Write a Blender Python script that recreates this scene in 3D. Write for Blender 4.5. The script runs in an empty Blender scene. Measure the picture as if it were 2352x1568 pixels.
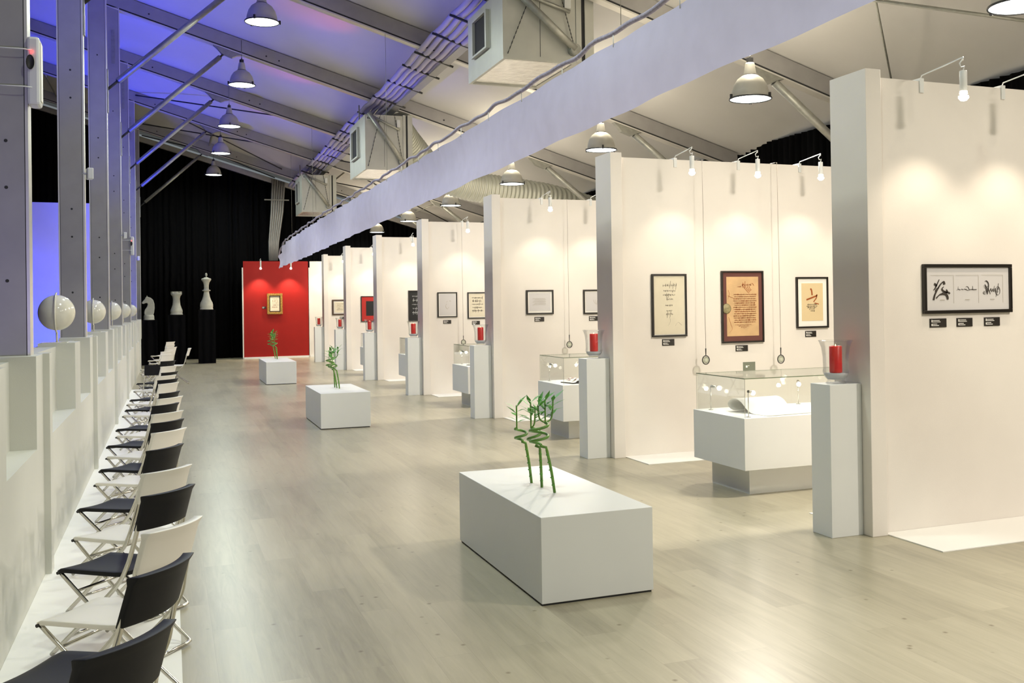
import bpy, bmesh, math, random
from mathutils import Vector, Matrix
random.seed(7)
PI = math.pi
C = bpy.context.scene.collection

# ------------------------------------------------------------------ camera, world, exposure
F_PX, YAW, PITCH, ROLL, PCX, PCY = 2300.0, 0.3812, -0.00628, -0.01471, 1309.62, 682.92
def make_camera():
    cd = bpy.data.cameras.new('camera'); co = bpy.data.objects.new('camera', cd); C.objects.link(co)
    fw = Vector((math.sin(YAW)*math.cos(PITCH), math.cos(YAW)*math.cos(PITCH), -math.sin(PITCH)))
    r = Vector((math.cos(YAW), -math.sin(YAW), 0)); u = r.cross(fw)
    r2 = r*math.cos(ROLL) + u*math.sin(ROLL); u2 = -r*math.sin(ROLL) + u*math.cos(ROLL)
    m = Matrix((r2, u2, -fw)).transposed().to_4x4(); m.translation = Vector((0, 0, 1.75))
    co.matrix_world = m
    cd.sensor_width = 36; cd.sensor_fit = 'HORIZONTAL'; cd.lens = F_PX/2352*36
    cd.shift_x = (1176-PCX)/2352; cd.shift_y = (PCY-784)/2352
    cd.clip_start = .05; cd.clip_end = 200
    bpy.context.scene.camera = co
make_camera()
w = bpy.data.worlds.new('world'); bpy.context.scene.world = w; w.use_nodes = True
w.node_tree.nodes['Background'].inputs[0].default_value = (.85, .95, 1, 1)
w.node_tree.nodes['Background'].inputs[1].default_value = .24
vs = bpy.context.scene.view_settings
vs.view_transform = 'Standard'; vs.look = 'None'; vs.gamma = 1; vs.use_curve_mapping = False
vs.exposure = -0.16
BAY = [2.7, 7.3, 12.0, 16.6, 21.2, 25.85, 30.5, 35.1]
def light(name, kind, loc, energy, col, target=None, **k):
    d = bpy.data.lights.new(name, kind); d.energy = energy; d.color = col
    for a, b in k.items(): setattr(d, a, b)
    o = bpy.data.objects.new(name, d); C.objects.link(o); o.location = loc
    if target is not None:
        o.rotation_euler = (Vector(target)-Vector(loc)).to_track_quat('-Z', 'Y').to_euler()
    return o
BLUE = (.03, .05, 1)
for y in (9.5, 14.2, 18.8, 23.5, 28.0):                       # blue uplighters on the floor of the side aisle
    light('blue_uplight', 'SPOT', (-3.3, y, .25), 3400, BLUE, (-.9, y+1.0, 8.0), spot_size=1.05, spot_blend=1, shadow_soft_size=.12)
for y in (13.0, 17.6, 22.2, 26.8):                            # blue floods thrown across the roof towards the cable tray
    light('blue_flood', 'SPOT', (-3.2, y, 1.2), 1900, BLUE, (3.5, y+1.6, 6.4), spot_size=.42, spot_blend=1, shadow_soft_size=.1)
light('blue_flood', 'SPOT', (-2.6, .8, 1.2), 330, (.40, .32, 1), (-.9, 9.5, 3.6), spot_size=.7, spot_blend=1, shadow_soft_size=.1)
for x in (-2.6, -5.2):
    light('blue_uplight', 'SPOT', (x, 28.3, .2), 900, BLUE, (x, 30.2, 1.6), spot_size=2.2, spot_blend=1, shadow_soft_size=.15)
for y in (13.6, 18.3, 23.0, 27.6):                            # small red spots above the cable tray
    light('red_spot', 'SPOT', (3.3, y, 4.9), 90, (1, .12, .12), (2.6, y+.3, 6.9), spot_size=.8, spot_blend=1, shadow_soft_size=.05)

# ------------------------------------------------------------------ materials
def principled(name, col, rough=.6, metal=0, spec=.5, **k):
    m = bpy.data.materials.new(name); m.use_nodes = True
    b = m.node_tree.nodes['Principled BSDF']
    b.inputs['Base Color'].default_value = (*col, 1); b.inputs['Roughness'].default_value = rough
    b.inputs['Metallic'].default_value = metal; b.inputs['Specular IOR Level'].default_value = spec
    for a, v in k.items(): b.inputs[a].default_value = v
    return m
def mottle(m, amt=.06, scale=6, bump=0, bscale=80):
    """soft procedural variation of the base colour and a little bump"""
    nt = m.node_tree; b = nt.nodes['Principled BSDF']; col = b.inputs['Base Color'].default_value[:]
    tc = nt.nodes.new('ShaderNodeTexCoord'); n = nt.nodes.new('ShaderNodeTexNoise'); n.inputs['Scale'].default_value = scale
    n.inputs['Detail'].default_value = 4
    r = nt.nodes.new('ShaderNodeValToRGB')
    r.color_ramp.elements[0].color = (*[c*(1-amt) for c in col[:3]], 1); r.color_ramp.elements[0].position = .3
    r.color_ramp.elements[1].color = (*[min(1, c*(1+amt)) for c in col[:3]], 1); r.color_ramp.elements[1].position = .7
    nt.links.new(tc.outputs['Object'], n.inputs['Vector']); nt.links.new(n.outputs[0], r.inputs[0]); nt.links.new(r.outputs[0], b.inputs['Base Color'])
    if bump:
        n2 = nt.nodes.new('ShaderNodeTexNoise'); n2.inputs['Scale'].default_value = bscale
        bp = nt.nodes.new('ShaderNodeBump'); bp.inputs['Strength'].default_value = bump; bp.inputs['Distance'].default_value = .01
        nt.links.new(tc.outputs['Object'], n2.inputs['Vector']); nt.links.new(n2.outputs[0], bp.inputs['Height']); nt.links.new(bp.outputs[0], b.inputs['Normal'])
    return m
def emitter(name, col, s):
    m = bpy.data.materials.new(name); m.use_nodes = True; nt = m.node_tree; nt.nodes.clear()
    e = nt.nodes.new('ShaderNodeEmission'); e.inputs[0].default_value = (*col, 1); e.inputs[1].default_value = s
    o = nt.nodes.new('ShaderNodeOutputMaterial'); nt.links.new(e.outputs[0], o.inputs[0]); return m
def thin_glass(name, tint=(.985, .995, .985), gloss=.025):
    m = bpy.data.materials.new(name); m.use_nodes = True; nt = m.node_tree; nt.nodes.clear()
    t = nt.nodes.new('ShaderNodeBsdfTransparent'); t.inputs[0].default_value = (*tint, 1)
    g = nt.nodes.new('ShaderNodeBsdfGlossy'); g.inputs['Roughness'].default_value = .02
    f = nt.nodes.new('ShaderNodeLayerWeight'); f.inputs[0].default_value = .25
    ma = nt.nodes.new('ShaderNodeMath'); ma.operation = 'MULTIPLY_ADD'; ma.inputs[1].default_value = .3; ma.inputs[2].default_value = gloss
    mx = nt.nodes.new('ShaderNodeMixShader'); o = nt.nodes.new('ShaderNodeOutputMaterial')
    nt.links.new(f.outputs['Fresnel'], ma.inputs[0]); nt.links.new(ma.outputs[0], mx.inputs[0])
    nt.links.new(t.outputs[0], mx.inputs[1]); nt.links.new(g.outputs[0], mx.inputs[2]); nt.links.new(mx.outputs[0], o.inputs[0])
    return m
def floor_mat():
    m = principled('laminate_planks', (.5, .45, .36), .3, spec=.36); nt = m.node_tree; b = nt.nodes['Principled BSDF']; L = nt.links.new
    tc = nt.nodes.new('ShaderNodeTexCoord'); mp = nt.nodes.new('ShaderNodeMapping'); mp.inputs['Rotation'].default_value = (0, 0, PI/2)
    L(tc.outputs['Object'], mp.inputs[0])
    br = nt.nodes.new('ShaderNodeTexBrick'); br.inputs['Scale'].default_value = 1
    br.inputs['Brick Width'].default_value = 1.45; br.inputs['Row Height'].default_value = .2; br.inputs['Mortar Size'].default_value = .0012
    br.inputs['Color1'].default_value = (0, 0, 0, 1); br.inputs['Color2'].default_value = (1, 1, 1, 1); br.inputs['Mortar'].default_value = (.4, .4, .4, 1)
    br.inputs['Bias'].default_value = 0; br.offset = .37; L(mp.outputs[0], br.inputs[0])
    # grain stretched along the planks
    m2 = nt.nodes.new('ShaderNodeMapping'); m2.inputs['Scale'].default_value = (14, 1.1, 1); L(tc.outputs['Object'], m2.inputs[0])
    ad = nt.nodes.new('ShaderNodeVectorMath'); ad.operation = 'ADD'; L(m2.outputs[0], ad.inputs[0])
    sc = nt.nodes.new('ShaderNodeVectorMath'); sc.operation = 'SCALE'; sc.inputs['Scale'].default_value = 9; L(br.outputs['Color'], sc.inputs[0]); L(sc.outputs[0], ad.inputs[1])
    n = nt.nodes.new('ShaderNodeTexNoise'); n.inputs['Scale'].default_value = 1.4; n.inputs['Detail'].default_value = 8; n.inputs['Roughness'].default_value = .65; n.inputs['Distortion'].default_value = .6; L(ad.outputs[0], n.inputs[0])
    mixv = nt.nodes.new('ShaderNodeMath'); mixv.operation = 'MULTIPLY_ADD'; mixv.inputs[1].default_value = .27; L(br.outputs['Color'], mixv.inputs[0])
    s2 = nt.nodes.new('ShaderNodeMath'); s2.operation = 'MULTIPLY'; s2.inputs[1].default_value = .9; L(n.outputs[0], s2.inputs[0]); L(s2.outputs[0], mixv.inputs[2])
    r = nt.nodes.new('ShaderNodeValToRGB'); e = r.color_ramp.elements
    e[0].position = .22; e[0].color = (.235, .212, .15, 1); e[1].position = .95; e[1].color = (.43, .395, .29, 1)
    x = e.new(.55); x.color = (.34, .31, .222, 1); L(mixv.outputs[0], r.inputs[0])
    # knots: small short dark flecks
    m3 = nt.nodes.new('ShaderNodeMapping'); m3.inputs['Scale'].default_value = (3.2, 3.0, 1); L(tc.outputs['Object'], m3.inputs[0])
    v = nt.nodes.new('ShaderNodeTexVoronoi'); v.inputs['Scale'].default_value = 1.5; L(m3.outputs[0], v.inputs[0])
    k = nt.nodes.new('ShaderNodeValToRGB'); k.color_ramp.elements[0].position = .02; k.color_ramp.elements[0].color = (.40, .36, .28, 1); k.color_ramp.elements[1].position = .085; k.color_ramp.elements[1].color = (1, 1, 1, 1); L(v.outputs['Distance'], k.inputs[0])
    mu = nt.nodes.new('ShaderNodeMix'); mu.data_type = 'RGBA'; mu.blend_type = 'MULTIPLY'; mu.inputs[0].default_value = 1; L(r.outputs[0], mu.inputs[6]); L(k.outputs[0], mu.inputs[7])
    # seams
    mo = nt.nodes.new('ShaderNodeMix'); mo.data_type = 'RGBA'; mo.inputs[7].default_value = (.25, .21, .16, 1)
    fm = nt.nodes.new('ShaderNodeMath'); fm.operation = 'MULTIPLY'; fm.inputs[1].default_value = .45; L(br.outputs['Fac'], fm.inputs[0]); L(fm.outputs[0], mo.inputs[0]); L(mu.outputs[2], mo.inputs[6])
    L(mo.outputs[2], b.inputs['Base Color'])
    rr = nt.nodes.new('ShaderNodeMapRange'); rr.inputs[3].default_value = .27; rr.inputs[4].default_value = .31; L(n.outputs[0], rr.inputs[0]); L(rr.outputs[0], b.inputs['Roughness'])
    bp = nt.nodes.new('ShaderNodeBump'); bp.inputs['Strength'].default_value = .03; bp.inputs['Distance'].default_value = .001; L(n.outputs[0], bp.inputs['Height']); L(bp.outputs[0], b.inputs['Normal'])
    return m
def curtain_mat():
    m = principled('black_cloth', (.004, .004, .0045), .95, spec=.05); nt = m.node_tree; b = nt.nodes['Principled BSDF']
    tc = nt.nodes.new('ShaderNodeTexCoord'); wv = nt.nodes.new('ShaderNodeTexWave'); wv.inputs['Scale'].default_value = 1.3; wv.inputs['Distortion'].default_value = 2
    bp = nt.nodes.new('ShaderNodeBump'); bp.inputs['Distance'].default_value = .05
    nt.links.new(tc.outputs['Object'], wv.inputs[0]); nt.links.new(wv.outputs[0], bp.inputs['Height']); nt.links.new(bp.outputs[0], b.inputs['Normal']); return m
M = dict(
    floor=floor_mat(), curtain=curtain_mat(),
    panel=mottle(principled('painted_panel', (.76, .715, .655), .65, spec=.3), .015, 3, .06, 150),
    wallw=mottle(principled('grey_white_paint', (.62, .62, .565), .6, spec=.3), .015, 3, .05, 150),
    white=mottle(principled('white_laminate', (.70, .71, .69), .42, spec=.4), .01, 3),
    mat=principled('white_mat', (.84, .83, .79), .55, spec=.3),
    red=mottle(principled('red_paint', (.31, .007, .004), .55, spec=.3), .04, 4),
    roof=mottle(principled('roof_membrane', (.58, .57, .545), .6, spec=.3), .02, 1.5),
    beam=mottle(principled('aluminium_beam', (.36, .35, .335), .5, .35), .05, 5),
    lip=mottle(principled('bright_aluminium', (.68, .66, .60), .4, .5), .05, 5),
    groove=principled('dark_groove', (.03, .03, .03), .8),
    steel=mottle(principled('galvanised_steel', (.33, .33, .29), .45, .6), .12, 14),
    dark=principled('dark_metal', (.035, .035, .035), .5, .3),
    chrome=principled('chrome_tube', (.62, .60, .54), .18, 1),
    blk=principled('black_plastic', (.009, .009, .011), .5, spec=.2),
    wht=principled('white_plastic', (.80, .77, .70), .4, spec=.4),
    shade=mottle(principled('lamp_aluminium', (.50, .49, .43), .5, .15), .05, 8),
    glow=emitter('lamp_face', (.95, 1, .97), 6), bulb=emitter('bulb', (1, .93, .8), 14), led=emitter('red_led', (1, .05, .05), 6),
    cream=mottle(principled('cream_gloss', (.74, .71, .58), .16, spec=.6), .06, 6),
    cloth=mottle(principled('lilac_white_cloth', (.50, .46, .60), .85, spec=.1), .04, 4),
    rope=mottle(principled('wrapped_rope', (.36, .33, .42), .8), .2, 30),
    duct=principled('duct_foil', (.55, .56, .48), .45, .3),
    unit=mottle(principled('unit_sheet_metal', (.50, .50, .44), .45, .3), .05, 4),
    foil=mottle(principled('crumpled_foil', (.75, .74, .68), .25, .7), .15, 9, .9, 6),
    glass=thin_glass('case_glass'), vglass=thin_glass('vase_glass', (.975, .98, .98), .02), edge=principled('glass_edge', (.12, .16, .09), .2),
    sand=principled('grey_white_sand', (.55, .56, .58), .8), wax=principled('red_wax', (.62, .012, .008), .35, **{'Subsurface Weight': .25}),
    flame=emitter('flame', (1, .6, .25), 8),
    frame=principled('black_frame', (.014, .011, .008), .35), brown=mottle(principled('dark_brown_frame', (.05, .025, .015), .4), .2, 20),
    gold=mottle(principled('gold_frame', (.42, .25, .06), .35, .6), .45, 30, .8, 40),
    paper=mottle(principled('off_white_paper', (.60, .59, .55), .8), .02, 5), matw=principled('white_mount', (.80, .78, .72), .8), ivory=mottle(principled('cream_paper', (.66, .60, .46), .8), .03, 6),
    grey=principled('grey_paper', (.58, .56, .55), .8), parch=mottle(principled('brown_parchment', (.58, .38, .19), .8), .12, 5), tan=principled('tan_paper', (.66, .52, .30), .8),
    maroon=principled('maroon_mount', (.13, .045, .035), .8), redm=principled('red_mount', (.42, .02, .015), .8), black=principled('black_paper', (.012, .012, .012), .8),
    ink=principled('ink', (.03, .022, .015), .7), inkb=principled('brown_ink', (.30, .07, .01), .7), inkl=principled('pale_ink', (.34, .30, .22), .8), inkw=principled('white_ink', (.6, .6, .6), .7),
    tag=principled('label_black', (.018, .014, .010), .5), tagw=principled('label_print', (.75, .73, .68), .7), taggrey=principled('label_grey', (.12, .13, .09), .5),
    seal=mottle(principled('wax_seal', (.28, .24, .12), .5), .3, 40),
    stem=mottle(principled('bamboo_green', (.11, .25, .035), .4), .4, 25), leaf=mottle(principled('leaf_green', (.09, .32, .04), .45), .3, 20),
    stone=mottle(principled('pale_stone', (.50, .49, .40), .7), .15, 6, .3, 20), line=principled('thin_line', (.30, .25, .20), .6), lens=thin_glass('lens', (.90, .94, .88), .05),
)

def translucent(m, fac):
    nt = m.node_tree; b = nt.nodes['Principled BSDF']; o = [n for n in nt.nodes if n.type == 'OUTPUT_MATERIAL'][0]
    t = nt.nodes.new('ShaderNodeBsdfTranslucent'); mx = nt.nodes.new('ShaderNodeMixShader'); mx.inputs[0].default_value = fac
    nt.links.new(b.inputs['Base Color'].links[0].from_socket, t.inputs[0]); nt.links.new(b.outputs[0], mx.inputs[1]); nt.links.new(t.outputs[0], mx.inputs[2]); nt.links.new(mx.outputs[0], o.inputs[0])
M['sheer'] = mottle(principled('blue_light_tinted_sheer', (.50, .51, .70), .85, spec=.1), .04, 4); translucent(M['sheer'], .42)  # lilac cast of the blue light is put into the cloth's base colour

# ------------------------------------------------------------------ mesh helpers
class MB:
    def __init__(s): s.v = []; s.f = []; s.mi = []; s.sm = []; s.cur = 0
    def add(s, vs, fs, smooth=False):
        n = len(s.v); s.v += [tuple(x) for x in vs]
        for f in fs: s.f.append([i+n for i in f]); s.mi.append(s.cur); s.sm.append(smooth)
        return s
    def box(s, x0, x1, y0, y1, z0, z1):
        v = [(x, y, z) for z in (z0, z1) for y in (y0, y1) for x in (x0, x1)]
        return s.add(v, [(0, 2, 3, 1), (4, 5, 7, 6), (0, 1, 5, 4), (2, 6, 7, 3), (0, 4, 6, 2), (1, 3, 7, 5)])
    def prism(s, pts, axis, a, b):
        """polygon pts extruded along axis 0/1/2 from a to b"""
        def P(p, q):
            l = [p[0], p[1]]; l.insert(axis, q); return tuple(l)
        n = len(pts); v = [P(p, a) for p in pts] + [P(p, b) for p in pts]
        return s.add(v, [tuple(range(n))[::-1], tuple(range(n, 2*n))] + [(i, (i+1) % n, n+(i+1) % n, n+i) for i in range(n)])
    def tube(s, pts, r, seg=10, cap=True, closed=False):
        pts = [Vector(p) for p in pts]; n = len(pts); rr = r if isinstance(r, (list, tuple)) else [r]*n
        t0 = (pts[1]-pts[0]).normalized(); a = t0.orthogonal().normalized(); v = []
        for i, p in enumerate(pts):
            if closed: t = (pts[(i+1) % n]-pts[i-1]).normalized()
            else: t = (pts[min(i+1, n-1)]-pts[max(i-1, 0)]).normalized()
            a = (a - t*a.dot(t)).normalized(); b = t.cross(a)
            v += [p + (a*math.cos(k*2*PI/seg)+b*math.sin(k*2*PI/seg))*rr[i] for k in range(seg)]
        f = []
        for i in range(n if closed else n-1):
            j = (i+1) % n
            for k in range(seg): f.append((i*seg+k, i*seg+(k+1) % seg, j*seg+(k+1) % seg, j*seg+k))
        s.add(v, f, True)
        if cap and not closed:
            n0 = len(s.v)-len(v); s.add([], []); s.f.append([n0+k for k in range(seg)][::-1]); s.f.append([n0+(n-1)*seg+k for k in range(seg)])
            s.mi += [s.cur]*2; s.sm += [False]*2
        return s
    def lathe(s, prof, c=(0, 0, 0), seg=32, smooth=True):
        v = [(c[0]+r*math.cos(k*2*PI/seg), c[1]+r*math.sin(k*2*PI/seg), c[2]+z) for r, z in prof for k in range(seg)]
        f = [(i*seg+k, i*seg+(k+1) % seg, (i+1)*seg+(k+1) % seg, (i+1)*seg+k) for i in range(len(prof)-1) for k in range(seg)]
        return s.add(v, f, smooth)
    def ball(s, c, r, sz=1, seg=24, rings=14):
        prof = [(max(1e-4, r*math.sin(PI*i/rings)), -r*sz*math.cos(PI*i/rings)) for i in range(rings+1)]
        return s.lathe(prof, c, seg)
    def ribbon(s, pts, w, y):
        """flat pen stroke in the plane y (x, z points)"""
        n = len(pts); v = []
        for i, (x, z) in enumerate(pts):
            dx = pts[min(i+1, n-1)][0]-pts[max(i-1, 0)][0]; dz = pts[min(i+1, n-1)][1]-pts[max(i-1, 0)][1]; l = math.hypot(dx, dz) or 1
            ww = w*(.35+.65*abs(math.sin(math.atan2(dz, dx)-.6)))/2
            v += [(x-dz/l*ww, y, z+dx/l*ww), (x+dz/l*ww, y, z-dx/l*ww)]
        return s.add(v, [(2*i, 2*i+1, 2*i+3, 2*i+2) for i in range(n-1)])
    def build(s, name, mats, parent=None, bevel=0, origin=None):
        me = bpy.data.meshes.new(name); ov = Vector(origin or (0, 0, 0))
        me.from_pydata([Vector(p)-ov for p in s.v], [], s.f)
        for m in (mats if isinstance(mats, (list, tuple)) else [mats]): me.materials.append(m)
        me.polygons.foreach_set('material_index', s.mi); me.polygons.foreach_set('use_smooth', s.sm); me.validate(); me.update()
        if not origin or True:
            bm = bmesh.new(); bm.from_mesh(me); bmesh.ops.recalc_face_normals(bm, faces=bm.faces); bm.to_mesh(me); bm.free()
        o = bpy.data.objects.new(name, me); C.objects.link(o); o.location = ov
        if parent: o.parent = parent
        if bevel:
            b = o.modifiers.new('bevel', 'BEVEL'); b.width = bevel; b.segments = 2; b.limit_method = 'ANGLE'
        return o
def spline(pts, k=6):
    P = [Vector(p) for p in pts]; out = []; n = len(P)
    for i in range(n-1):
        a, b, c, d = P[max(i-1, 0)], P[i], P[i+1], P[min(i+2, n-1)]
        for j in range(k):
            t = j/k; out.append(.5*((2*b)+(c-a)*t+(2*a-5*b+4*c-d)*t*t+(3*b-a-3*c+d)*t**3))
    out.append(P[-1]); return out
def empty(name, label, cat, loc=(0, 0, 0), rz=0, group=None):
    o = bpy.data.objects.new(name, None); C.objects.link(o); o.location = loc; o.rotation_euler = (0, 0, rz); o.empty_display_size = .1
    return tag(o, label, cat, group)
def tag(o, label, cat, group=None):
    o['label'] = label; o['category'] = cat
    if group: o['group'] = group
    return o
def struct(name, mb, mats, **k):
    o = mb.build(name, mats, **k); o['kind'] = 'structure'; return o
def copy_tree(o, parent=None):
    c = o.copy(); C.objects.link(c)
    if parent: c.parent = parent
    for ch in list(o.children): copy_tree(ch, c)
    return c
ORD = ['nearest', 'second', 'third', 'fourth', 'fifth', 'sixth', 'seventh', 'eighth', 'ninth', 'tenth', 'eleventh', 'twelfth', 'thirteenth', 'fourteenth']
def nth(i): return 'nearest' if i == 0 else ORD[i]+' nearest'
def roofz(x): return 7.33-.298*x            # underside of the rafters

# ------------------------------------------------------------------ shell
struct('floor', MB().box(-10, 12, -6, 38, -.1, 0), M['floor'])
mb = MB(); N = 40
ys = [-6, -2]+BAY+[38]
for a, b in zip(ys[:-1], ys[1:]):            # the membrane billows up a little between rafters
    for k in range(16):
        t0, t1 = k/16, (k+1)/16; y0, y1 = a+(b-a)*t0, a+(b-a)*t1; h0, h1 = .22*math.sin(PI*t0), .22*math.sin(PI*t1)
        for q in range(14):
            x0 = -9.6+1.5*q; x1 = x0+1.5
            mb.add([(x0, y0, roofz(x0)+.3+h0), (x1, y0, roofz(x1)+.3+h0), (x1, y1, roofz(x1)+.3+h1), (x0, y1, roofz(x0)+.3+h1)], [(0, 1, 2, 3)], True)
o = struct('ceiling', mb, M['roof'])
bm = bmesh.new(); bm.from_mesh(o.data); bmesh.ops.remove_doubles(bm, verts=bm.verts, dist=.001); bmesh.ops.recalc_face_normals(bm, faces=bm.faces); bm.to_mesh(o.data); bm.free()
def folds(x0, x1, y, z0, z1, axis=0, amp=.05, step=.18):
    m = MB(); n = int(abs(x1-x0)/step*4); P = []
    for i in range(n+1):
        t = x0+(x1-x0)*i/n; P.append((t, y+amp*math.sin(i*PI/2)*(.6+.4*math.sin(i*.37))))
    v = []
    for t, q in P:
        top = z1(t) if callable(z1) else z1
        v += [((t, q, z0) if axis == 0 else (q, t, z0)), ((t, q, top) if axis == 0 else (q, t, top))]
    return m.add(v, [(2*i, 2*i+2, 2*i+3, 2*i+1) for i in range(n)], True)
for nm, m in (('wall_back', folds(-9.6, 11.4, 37.6, 0, lambda x: roofz(x)+.1)), ('wall_right', folds(-6, 37.6, 10.3, 0, roofz(10.3)+.42, 1)), ('wall_far_left', folds(-6, 37.6, -9.5, 0, roofz(-9.5)+.3, 1))):
    o = struct(nm, m, M['curtain']); sd = o.modifiers.new('thick', 'SOLIDIFY'); sd.thickness = .01

# low wall on the left: piers, niches and pilasters, one continuous partition
mb = MB(); XF, XP, XK, ZT, ZS = -.783, -.935, -1.08, 1.467, .88
mb.box(XP, XF, 0.5, 33.2, 0, ZS)                                       # parapet below the niches
mb.box(XK-.02, XP, 0.5, 33.2, 0, ZT-.03)                               # back panel
edges = []
for k in range(-2, 6):
    y = k*4.65
    edges += [(y+9.95, y+10.5), (y+11.78, y+12.45)]
for a, b in edges:
    if b > 0.6 and a < 33: mb.box(XK, XF, max(a, .5), min(b, 33.2), ZS, ZT)
mb.box(XK, XF, 32.6, 33.2, 0, ZT)
wl = struct('wall_left', mb, M['wallw'])
for n, y in enumerate((7.49, 12.19, 16.85, 21.5, 26.1, 30.7)):
    struct('trim_%d' % (n+1), MB().box(XF-.001, XF+.04, y, y+.15, 0, ZT+.004), M['wallw'])

tag(MB().box(XF+.001, .04, 1.5, 24.0, .0005, .006).build('floor_runner', M['mat']), 'long white floor runner lying under the row of folding chairs', 'mat')

# ------------------------------------------------------------------ steel/aluminium frame
for i, y in enumerate(BAY[1:]):
    c = empty('support_column', 'grey aluminium column behind the low white wall, %s to the camera' % nth(i), 'column', (-.95, y+.06, 0), 0, 'columns behind the low wall')
    zt = roofz(-.95)-.001
    MB().box(-.12, .095, -.06, .10, 0, zt).build('shaft', M['beam'], c)
    MB().box(.095, .1, -.055, .10, 0, zt).box(-.125, -.12, -.055, .1, 0, zt).build('groove', M['groove'], c)
    MB().box(.1, .118, -.06, .10, 0, zt).box(-.14, -.125, -.06, .1, 0, zt).build('edge_profile', M['lip'], c)
    h = MB()
    for z in (3.0, 4.0, 4.28, 2.45, 2.2, 5.75): h.lathe([(.001, 0), (.009, 0)], (0, 0, 0), 10)
    hh = MB()
    for z in (1.95+.0, 2.55, 2.85, 4.05, 4.35, 5.6):
        hh.tube([(-.01, -.0601, z), (-.01, -.0625, z)], .011, 8)
    hh.build('bolt_hole', M['groove'], c)
    MB().box(-.03, .03, -.068, -.059, roofz(-.95)-1.1, roofz(-.95)-.45).box(.1, .135, -.05, .06, 4.75, 5.4).build('gusset', M['steel'], c)
    # rafter
    r = empty('roof_rafter', 'sloping grey roof rafter, %s to the camera' % nth(i-1) if i else 'sloping grey roof rafter above the nearest column, outside the picture', 'beam', (0, y, 0), 0, 'roof rafters')
    y0, y1 = 0, .15
    def slab(d0, d1, ya, yb, xa=-9.4, xb=10.15):
        return MB().prism([(xa, roofz(xa)+d0), (xb, roofz(xb)+d0), (xb, roofz(xb)+d1), (xa, roofz(xa)+d1)], 1, ya, yb)
    slab(.03, .285, y0, y1).build('web', M['beam'], r)
    slab(.0, .03, y0+.01, y1-.01).build('groove', M['groove'], r)
    m = slab(-.022, .0, y0-.005, y1+.005); m.build('lower_flange', M['lip'], r)
    hb = MB()
    for x in (1.9, 2.15, -.3, 5.6): hb.tube([(x, -.001, roofz(x)+.12), (x, -.006, roofz(x)+.12)], .017, 8)
    hb.build('bolt_hole', M['groove'], r)
    # braces
    for side in ((-.83, 5.1, 1.16, roofz(1.16)-.03, 'left'), (9.85, 3.45, 7.85, roofz(7.85)-.03, 'right')):
        xa, za, xb, zb, nm = side
        off = 2 if nm == 'left' else 1
        lab = ('steel tube brace beside the left columns, %s to the camera' if nm == 'left' else 'steel tube brace at the right eave, %s to the camera') % nth(i-off) if i >= off else ['steel tube brace on the nearest left column, outside the picture', 'steel tube brace on the second left column, outside the picture'][i] if nm == 'left' else 'steel tube brace at the right eave, outside the picture'
        b = empty('roof_brace', lab, 'brace', (0, y+.07, 0), 0, 'roof braces on the '+nm)
        A = Vector((xa, 0, za)); B = Vector((xb, 0, zb)); d = (B-A)
        MB().tube([A+d*.075, B-d*.075], .048 if nm == 'left' else .06, 14).build('tube', M['steel'], b)
        MB().tube([A, A+d*.09], .02, 8).tube([A+d*.07, A+d*.085], .034, 8).build('threaded_rod', M['dark'], b); MB().tube([B-d*.09, B], .02, 8).tube([B-d*.085, B-d*.07], .034, 8).build('threaded_rod', M['dark'], b)
        sg = 1 if nm == 'left' else -1
        x0 = xb-.28; x1 = xb+.28
        MB().prism([(x0, roofz(x0)-.024), (x1, roofz(x1)-.024), (x1-.1, roofz(x1-.1)-.07), (xb+.08, roofz(xb+.08)-.15), (xb-.12, roofz(xb-.12)-.14), (x0+.08, roofz(x0+.08)-.07)], 1, -.055, .055).build('bracket', M['steel'], b)
    c = empty('eave_column', 'grey column at the right eave, %s to the camera' % nth(i), 'column', (9.95, y+.06, 0), 0, 'eave columns on the right')
    MB().box(-.1, .1, -.06, .1, 0, roofz(9.95)-.03).build('shaft', M['beam'], c)
# thin purlins and bracing cables under the membrane on the right and at the far end
def rod(name, a, b, r, label, cat, mat='steel', group=None): return tag(MB().tube([a, b], r, 8).build(name, M[mat]), label, cat, group)
def rz_(x, y, d=.27): return (x, y, roofz(x)+d)
rod('roof_purlin', rz_(7.0, 10.2), rz_(10.6, 7.46), .022, 'dark diagonal bracing bar under the bright membrane at top right', 'bar')
rod('bracing_cable', rz_(7.6, 9.4), rz_(10.0, 11.9), .014, 'thin dark cable crossing the membrane above the nearest display wall', 'cable')
k = 0
for ya, yb in ((30.6, 35.1), (35.1, 37.5), (25.9, 30.5)):
    for (xa, xb) in ((-.8, 3.6), (3.6, -.8), (4.4, 9.5), (9.5, 4.4)):
        k += 1
        if ya == 25.9 and k % 2: continue
        rod('bracing_cable', rz_(xa, ya, .2), rz_(xb, yb, .2), .018, 'thin dark bracing cables crossed under the far end of the roof', 'cable', 'dark', 'crossed bracing cables at the far end')
for x in (-3.2, 1.3, 5.2, 8.2):
    rod('roof_purlin', rz_(x, 30.6, .22), rz_(x, 37.4, .22), .03, 'thin purlins running to the dark far end of the roof', 'bar', 'steel', 'purlins at the far end')
MBe = MB().prism([(-9.4, roofz(-9.4)-.06), (10.15, roofz(10.15)-.06), (10.15, roofz(10.15)+.12), (-9.4, roofz(-9.4)+.12)], 1, 37.25, 37.4)
tag(MBe.build('end_rafter', M['beam']), 'last rafter against the black far curtain', 'beam')

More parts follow.
